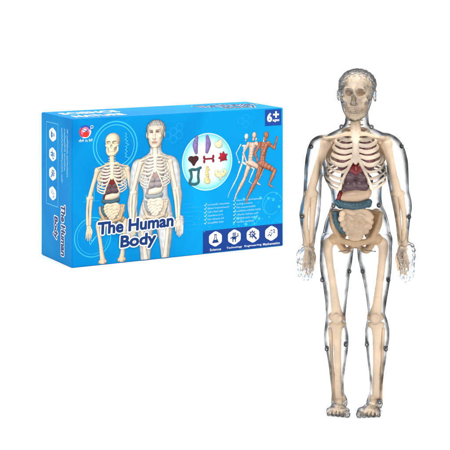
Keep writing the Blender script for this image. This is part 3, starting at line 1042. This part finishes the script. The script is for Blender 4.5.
# ---- runners
def runner(R, org, s, yb=0.0):
    J = dict(head=(27.25, 14.55), neck=(27.1, 13.95), chest=(26.95, 13.0), waist=(26.7, 11.7), hip=(26.6, 10.9), shA=(27.55, 13.45), elA=(28.45, 12.75), fiA=(28.85, 14.1),
             shB=(26.3, 13.45), elB=(25.55, 12.25), fiB=(26.05, 10.95), knA=(28.5, 9.85), anA=(27.65, 8.1), toA=(28.15, 7.75), knB=(25.7, 8.75), anB=(24.45, 6.75), toB=(24.2, 6.05))
    j = {k: np.array((org[0] + (v[0] - 27.25) * s, yb, org[1] + (v[1] - 14.55) * s)) for k, v in J.items()}
    o = lambda y: np.array((0, y, 0))
    R = R * s
    P = [ell(j['head'], (.36 * s, .4 * s, .46 * s)), cone(j['head'], j['neck'], .2 * R, .2 * R, k=.05)]
    P += [cone(j['chest'] + (-.28 * s, 0, .25 * s), j['chest'] + (.3 * s, 0, .2 * s), .42 * R, .42 * R, k=.1), cone(j['chest'], j['waist'], .5 * R, .38 * R, k=.15), cone(j['waist'], j['hip'], .38 * R, .42 * R, k=.15)]
    P += [ell(j['chest'] + np.array((q * .24 * s, -.38 * R, .22 * s)), (.26 * R, .2 * R, .2 * R), k=.06) for q in (-1, 1)]
    P += [ell(j['chest'] * (1 - t) + j['waist'] * t + np.array((q * .13 * s, -.36 * R, 0)), (.13 * R, .12 * R, .13 * R), k=.04) for t in (.45, .75, 1.05) for q in (-1, 1)]
    P += [ell(j[q], (.3 * R, .3 * R, .3 * R), k=.08) for q in ('shA', 'shB')]
    for a, b, c, y in (('shA', 'elA', 'fiA', -.1), ('shB', 'elB', 'fiB', -.35)):
        P += [cone(j[a] + o(y), j[b] + o(y), .24 * R, .17 * R, k=.06), cone(j[b] + o(y), j[c] + o(y), .18 * R, .11 * R, k=.05), ell(j[c] + o(y), (.16 * s, .15 * s, .19 * s), k=.04)]
    for b, c, d, y in (('knA', 'anA', 'toA', -.25), ('knB', 'anB', 'toB', .1)):
        P += [cone(j['hip'] + o(y), j[b] + o(y), .48 * R, .26 * R, k=.12), cone(j[b] + o(y), j[c] * .4 + j[b] * .6 + o(y), .25 * R, .28 * R, k=.08), cone(j[c] * .4 + j[b] * .6 + o(y), j[c] * .6 + j[b] * .4 + o(y), .28 * R, .22 * R, k=.08), cone(j[c] * .6 + j[b] * .4 + o(y), j[c] + o(y), .22 * R, .11 * R, k=.06), cone(j[c] + o(y), j[d] + o(y), .14 * R, .1 * R, k=.05)]
    return surface(P, .045)


for i, (R, org, s, ca, cb, dp) in enumerate(((.42, (24.3, 14.55), .9, (232, 238, 236), (180, 214, 226), (.012, .02)), (.95, (25.45, 14.65), .95, (240, 214, 196), (214, 170, 146), (.024, .036)),
                                           (1.0, (27.25, 14.6), 1.0, (222, 152, 118), (132, 56, 40), (.04, .055)))):
    V, Q = runner(R, org, s)
    w = np.clip(.5 + 1.1 * wave(V[:, 0] * 1.4, V[:, 1], V[:, 2] * .6, .4, 21 + i, 12) * .8, 0, 1)[:, None]
    C = lin(*ca) * w + lin(*cb) * (1 - w)
    ink = Ink(FRONT)
    relief(ink, [(V, Q, C)], lambda V: V[:, [0, 2]], *dp, amb=.34, edge=.75)
    o = ink.build('printed_runner', box)
    o['label'] = ('pale skeleton runner at the back', 'pink skinned runner in the middle', 'brown muscled runner in front')[i]

# ---- oval inset with the loose organs
ov = Ink(FRONT, 1)
A = np.linspace(0, 2 * math.pi, 64, endpoint=False)
oc, orx, ory = np.array((18.58, 11.68)), 3.55, 3.58
P, C = [oc], [lin(250, 253, 255)]
for t, cc in ((.45, (240, 250, 255)), (.75, (196, 234, 252)), (1, (86, 196, 240))):
    for a in A:
        P.append(oc + np.array((math.cos(a) * orx, math.sin(a) * ory)) * t)
        C.append(lin(*cc))
F = [(0, 1 + i, 1 + (i + 1) % 64) for i in range(64)]
for j in (0, 1):
    F += [(1 + j * 64 + i, 65 + j * 64 + i, 65 + j * 64 + (i + 1) % 64, 1 + j * 64 + (i + 1) % 64) for i in range(64)]
ov.add(P, F, np.array(C))
ov.ring(oc, orx, .14, lin(190, 234, 252), layer=2, ry=ory)
inset = ov.build('organ_inset', box)


def inset_pic(name, prims, rgb, post=None, h=.04, label=None):
    V, Q = surface(prims, h)
    ink = Ink(FRONT)
    c = lin(*rgb)
    w = np.clip(.5 + .9 * wave(V[:, 0], V[:, 1], V[:, 2], .5, len(name)), 0, 1)[:, None]
    relief(ink, [(V, Q, c * (.75 + .35 * w))], lambda V: V[:, [0, 2]], .04, .09, amb=.5)
    ink.build(name, inset)


inset_pic('printed_lung', tube([(17.05, 0, 14.9), (16.85, 0, 13.9), (16.98, 0, 12.95)], [.2, .38, .22], n=6), (140, 116, 178))
inset_pic('printed_lung', tube([(18.55, 0, 14.9), (18.7, 0, 13.9), (18.5, 0, 12.95)], [.2, .38, .22], n=6), (140, 116, 178))
inset_pic('printed_stomach', [ell((20.2, 0, 13.75), (.55, .3, .42), (0, 15, 0)), ell((20.45, 0, 14.15), (.3, .2, .25), k=.2), ell((19.8, 0, 13.9), (.2, .2, .2), k=.1)], (244, 230, 190))
inset_pic('printed_liver', [ell((16.25, 0, 12.2), (.42, .25, .35)), ell((16.9, 0, 12.2), (.42, .25, .35), k=.1), cone((16.3, 0, 12.1), (16.62, 0, 11.45), .3, .14, k=.15), cone((16.9, 0, 12.1), (16.62, 0, 11.45), .3, .14, k=.15)], (74, 30, 34))
inset_pic('printed_gall_bladder', [cone((18.2, 0, 12.05), (19.35, 0, 12.05), .11, .11), ell((18.1, 0, 12.25), (.16, .15, .25)), ell((18.12, 0, 11.75), (.16, .15, .25)), ell((19.42, 0, 12.3), (.16, .15, .25)), ell((19.42, 0, 11.78), (.17, .15, .25))], (150, 22, 44))
inset_pic('printed_heart', [ell((20.85, 0, 12.15), (.5, .3, .5), (0, -20, 0))] + [cone((20.85, 0, 12.15), (20.85 + .62 * math.cos(a), 0, 12.15 + .62 * math.sin(a)), .2, .11, k=.1) for a in (.5, 1.5, 2.3, 3.3, 4.1, 5.6)], (172, 24, 44))
inset_pic('printed_large_intestine', tube([(16.05, 0, 10.75), (16.4, 0, 10.85), (16.9, 0, 10.8), (17.6, 0, 11.0)], .17, n=5) + tube([(16.2, 0, 10.7), (16.3, 0, 9.9), (16.05, 0, 9.2), (16.7, 0, 8.95), (17.3, 0, 9.2), (17.25, 0, 9.9), (17.35, 0, 10.7)], .17, n=5), (44, 104, 108))
inset_pic('printed_spine', [ell((18.55 + .08 * math.sin(i * 2), 0, 11.0 - i * .28), (.34 if i % 2 else .22, .2, .16), k=.05) for i in range(8)] + [ell((18.55, 0, 9.3), (.45, .2, .3), k=.1)], (244, 222, 150))
inset_pic('printed_pelvis', [ell((20.0, 0, 10.15), (.4, .2, .5), (0, -25, 0)), ell((20.95, 0, 10.15), (.4, .2, .5), (0, 25, 0)), ell((20.45, 0, 9.75), (.45, .2, .5), k=.1),
                             ell((20.2, 0, 9.5), (.13, .5, .16), op='-', k=.05), ell((20.7, 0, 9.5), (.13, .5, .16), op='-', k=.05), ell((20.1, 0, 10.3), (.1, .5, .14), op='-', k=.05), ell((20.85, 0, 10.3), (.1, .5, .14), op='-', k=.05)], (246, 230, 178))

# ---- titles
def fat_text(ink, txt, b, rgb, layer, r, shear, rot, mat2):
    """heavy lettering: the glyphs printed again all round themselves, each a hair above the one before"""
    k = 24
    for q in range(k + 1):
        a = 2 * math.pi * q / k
        g = r if q < k else 0
        dx, dy = g * math.cos(a), g * math.sin(a)
        ink.text(txt, (b[0] + dx, b[1] + dy, b[2] + dx, b[3] + dy), rgb, layer=layer + q * .06, bold=0, shear=shear, rot=rot, mat2=mat2)


def title(ink, lines, lay, mat2=None, out=WHITE, fill=NAVY, rot=.02, r=.085, edge=.16, shear=.06):
    for txt, b in lines:
        fat_text(ink, txt, b, out, lay, r + edge, shear, rot, mat2)
    for txt, b in lines:
        fat_text(ink, txt, b, fill, lay + 2, r, shear, rot, mat2)


ink = Ink(FRONT, 16)
title(ink, [('The Human', (3.45, 3.8, 13.65, 5.2)), ('Body', (6.45, 1.55, 11.25, 3.3))], 2)
ink.build('title_lettering', box)

down = lambda Q: np.stack([Q[:, 1], -Q[:, 0]], 1)                       # reads from the top down
ink = Ink(SIDE, 2)
title(ink, [('The Human', (-7.2, 5.9, -1.05, 7.0)), ('Body', (-5.5, 3.7, -2.8, 4.9))], 2, mat2=down, rot=0, r=.06, edge=.12)
ink.build('side_title_lettering', box)

ink = Ink(TOP, 2)
ink.text('SCIENCE', (1.2, 5.3, 9.0, 7.6), WHITE, bold=.03)
ink.text('NATURE', (1.4, 1.7, 8.2, 3.9), WHITE, bold=.03)
ink.build('top_lettering', box)
ink = Ink(TOP, 2)
title(ink, [('The Human', (20.3, 4.9, 28.6, 7.4)), ('Body', (22.9, 1.9, 27.4, 4.3))], 1, rot=0, r=.06, edge=.12)
ink.build('top_title_lettering', box)

# ---- age badge
ink = Ink(FRONT, 2)
ink.poly([(27.05, 15.75), (29.5, 15.75), (29.5, 17.85), (27.05, 17.85)], lin(14, 66, 150))
ink.text('6', (27.35, 16.25, 28.1, 17.45), WHITE, layer=2, bold=.04)
ink.text('+', (28.25, 16.75, 29.15, 17.6), WHITE, layer=2, bold=.03)
ink.text('ages', (28.2, 16.2, 29.2, 16.55), WHITE, layer=2, bold=.02)
ink.build('age_badge', box)

# ---- small print that is too fine to read in the photograph
def fine_lines(ink, u0, v, u1, size, rgb, layer=0, mat2=None):
    x = u0
    while x < u1:
        w = random.choice((2, 3, 4, 5, 6)) * size * .5
        for q in np.arange(x, min(x + w, u1), size * .5):
            k = random.random()
            segs = [[(q, v), (q, v + size * (.6 if k < .7 else 1))]]
            segs.append([(q, v + size * (.6 if k < .5 else .3)), (q + size * .3, v + size * .6 * (k > .3))])
            for sg in segs:
                if mat2 is not None:
                    sg = mat2(np.array(sg))
                ink.line(sg, size * .13, rgb, layer)
        x += w + size * .45



# ---- maker's emblem
ink = Ink(FRONT, 2)
ink.disk((1.75, 16.4), .78, WHITE)
ink.disk((1.72, 16.4), .66, lin(206, 120, 150), layer=1)
ink.ring((1.75, 16.42), .68, .2, lin(36, 74, 170), layer=2, a0=.2, a1=2.4)
ink.ring((1.7, 16.4), .62, .22, lin(200, 40, 52), layer=2, a0=2.3, a1=4.3)
ink.disk((1.85, 16.1), .42, lin(218, 46, 40), layer=3, ry=.36)
ink.disk((1.62, 16.6), .26, lin(235, 232, 240), layer=4, ry=.2)
ink.line([(1.4, 16.7), (1.9, 16.45), (2.1, 16.6)], .09, lin(50, 80, 160), layer=5)
ink.ring((2.62, 16.95), .17, .07, lin(226, 214, 224), layer=3)
ink.line([(2.25, 16.5), (2.5, 16.8)], .07, lin(226, 214, 224), layer=3)
fine_lines(ink, .95, 15.2, 2.75, .34, WHITE, 1)
ink.build('maker_emblem', box)


# ---- two columns of small print
ink = Ink(FRONT, 2)
for cx_, ends, v0 in ((18.15, (21.9, 21.8, 20.9, 20.9, 21.0, 20.9), 6.1), (22.35, (26.6, 25.2, 25.6, 26.4, 26.2, 25.9, 25.4), 6.35)):
    for i, e in enumerate(ends):
        v = v0 - i * .46
        ink.line([(cx_, v + .12), (cx_ + .12, v), (cx_ + .34, v + .32)], .05, lin(226, 244, 252))
        fine_lines(ink, cx_ + .5, v, e, .23, lin(160, 218, 246))
ink.build('fine_print', box)


# ---- feature strip with its four emblems
def hexagon(ink, c, r, rgb, layer=0, mat2=None, sx=1.0):
    P = np.array([(c[0] + sx * r * math.cos(a), c[1] + r * math.sin(a)) for a in (math.radians(t) for t in range(90, 450, 60))])
    # rounded corners
    out = []
    for i in range(6):
        a, b, d = P[i - 1], P[i], P[(i + 1) % 6]
        out += [b + (a - b) * .18, b + (a - b) * .06 + (d - b) * .06, b + (d - b) * .18]
    ink.poly(out, rgb, layer)


def emblem(ink, kind, c, s, rgb, layer, rot=0.0):
    cr, sr = math.cos(rot), math.sin(rot)
    T = lambda x, y: (c[0] + s * (x * cr - y * sr), c[1] + s * (x * sr + y * cr))
    if kind == 'flask':
        ink.line([T(-.15, .55), T(.15, .55)], .12 * s, rgb, layer)
        ink.line([T(-.1, .5), T(-.1, .15), T(-.42, -.45), T(.42, -.45), T(.1, .15), T(.1, .5)], .1 * s, rgb, layer)
        ink.poly([T(-.28, -.1), T(.28, -.1), T(.42, -.45), T(-.42, -.45)], rgb, layer + 1)
    elif kind == 'robot':
        ink.poly([T(-.25, .18), T(.25, .18), T(.25, .55), T(-.25, .55)], rgb, layer)
        ink.poly([T(-.32, -.3), T(.28, -.3), T(.28, .1), T(-.32, .1)], rgb, layer)
        ink.line([T(.28, 0), T(.55, .1), T(.5, .4)], .12 * s, rgb, layer)
        ink.line([T(-.32, 0), T(-.55, -.15)], .12 * s, rgb, layer)
        ink.line([T(-.2, -.3), T(-.2, -.6)], .14 * s, rgb, layer)
        ink.line([T(.15, -.3), T(.15, -.6)], .14 * s, rgb, layer)
        ink.disk(T(-.1, .38), .07 * s, WHITE, layer + 1, n=10)
        ink.disk(T(.1, .38), .07 * s, WHITE, layer + 1, n=10)
    elif kind == 'gear':
        ink.ring(T(-.1, .12), .3 * s, .14 * s, rgb, layer, n=24)
        for i in range(8):
            a = i * math.pi / 4
            ink.line([T(-.1 + .36 * math.cos(a), .12 + .36 * math.sin(a)), T(-.1 + .5 * math.cos(a), .12 + .5 * math.sin(a))], .13 * s, rgb, layer)
        ink.line([T(.0, -.0), T(.5, -.5)], .2 * s, rgb, layer + 1)
        ink.disk(T(-.1, .12), .13 * s, lin(60, 90, 160), layer, n=16)
    else:
        ink.line([T(-.55, -.3), T(-.3, -.1), T(-.1, -.35), T(.1, .05)], .1 * s, rgb, layer)
        ink.line([T(-.35, .15), T(-.1, .15)], .09 * s, rgb, layer)
        ink.line([T(.2, .35), T(.4, .5), T(.5, .3), T(.3, .1), T(.55, .05)], .09 * s, rgb, layer)
        ink.line([T(-.15, .4), T(.05, .3), T(.0, .5)], .08 * s, rgb, layer)


ink = Ink(FRONT, 1)
ink.poly([(17.95, .1), (29.68, .1), (29.68, 2.95), (17.95, 2.95)], lin(2, 56, 136))
strip = ink.build('feature_strip', box)
for u, kind, cap in ((19.75, 'flask', 'Science'), (22.5, 'robot', 'Technology'), (25.25, 'gear', 'Engineering'), (28.0, 'sums', 'Mathematics')):
    ink = Ink(FRONT, 3)
    hexagon(ink, (u, 1.8), 1.02, WHITE, sx=1.05)
    emblem(ink, kind, (u, 1.8), 1.0, lin(16, 50, 120), 1)
    w = .115 * len(cap)
    ink.text(cap, (u - w, .3, u + w, .62), lin(225, 236, 250), bold=.012)
    ink.build('emblem', strip)

# ---- printing on the end of the carton
ink = Ink(SIDE, 2)
ink.line([(1.6, 17.0), (4.95, 17.0), (4.95, 6.75), (1.6, 6.75), (1.6, 17.0)], .07, lin(110, 208, 246))
frame = ink.build('side_frame', box)
for v, kind in ((15.55, 'flask'), (13.1, 'robot'), (10.7, 'gear'), (8.25, 'sums')):
    ink = Ink(SIDE, 3)
    hexagon(ink, (3.42, v), .92, WHITE, sx=1.25)
    emblem(ink, kind, (3.42, v), .95, lin(30, 110, 180), 1, rot=-math.pi / 2)
    ink.build('emblem', frame)
ink = Ink(SIDE, 2)
for u, e in ((7.45, 10.8), (6.7, 11.6), (5.95, 10.0)):
    fine_lines(ink, -16.6, u, -e, .36, lin(176, 226, 250), mat2=down)
ink.build('side_fine_print', box)
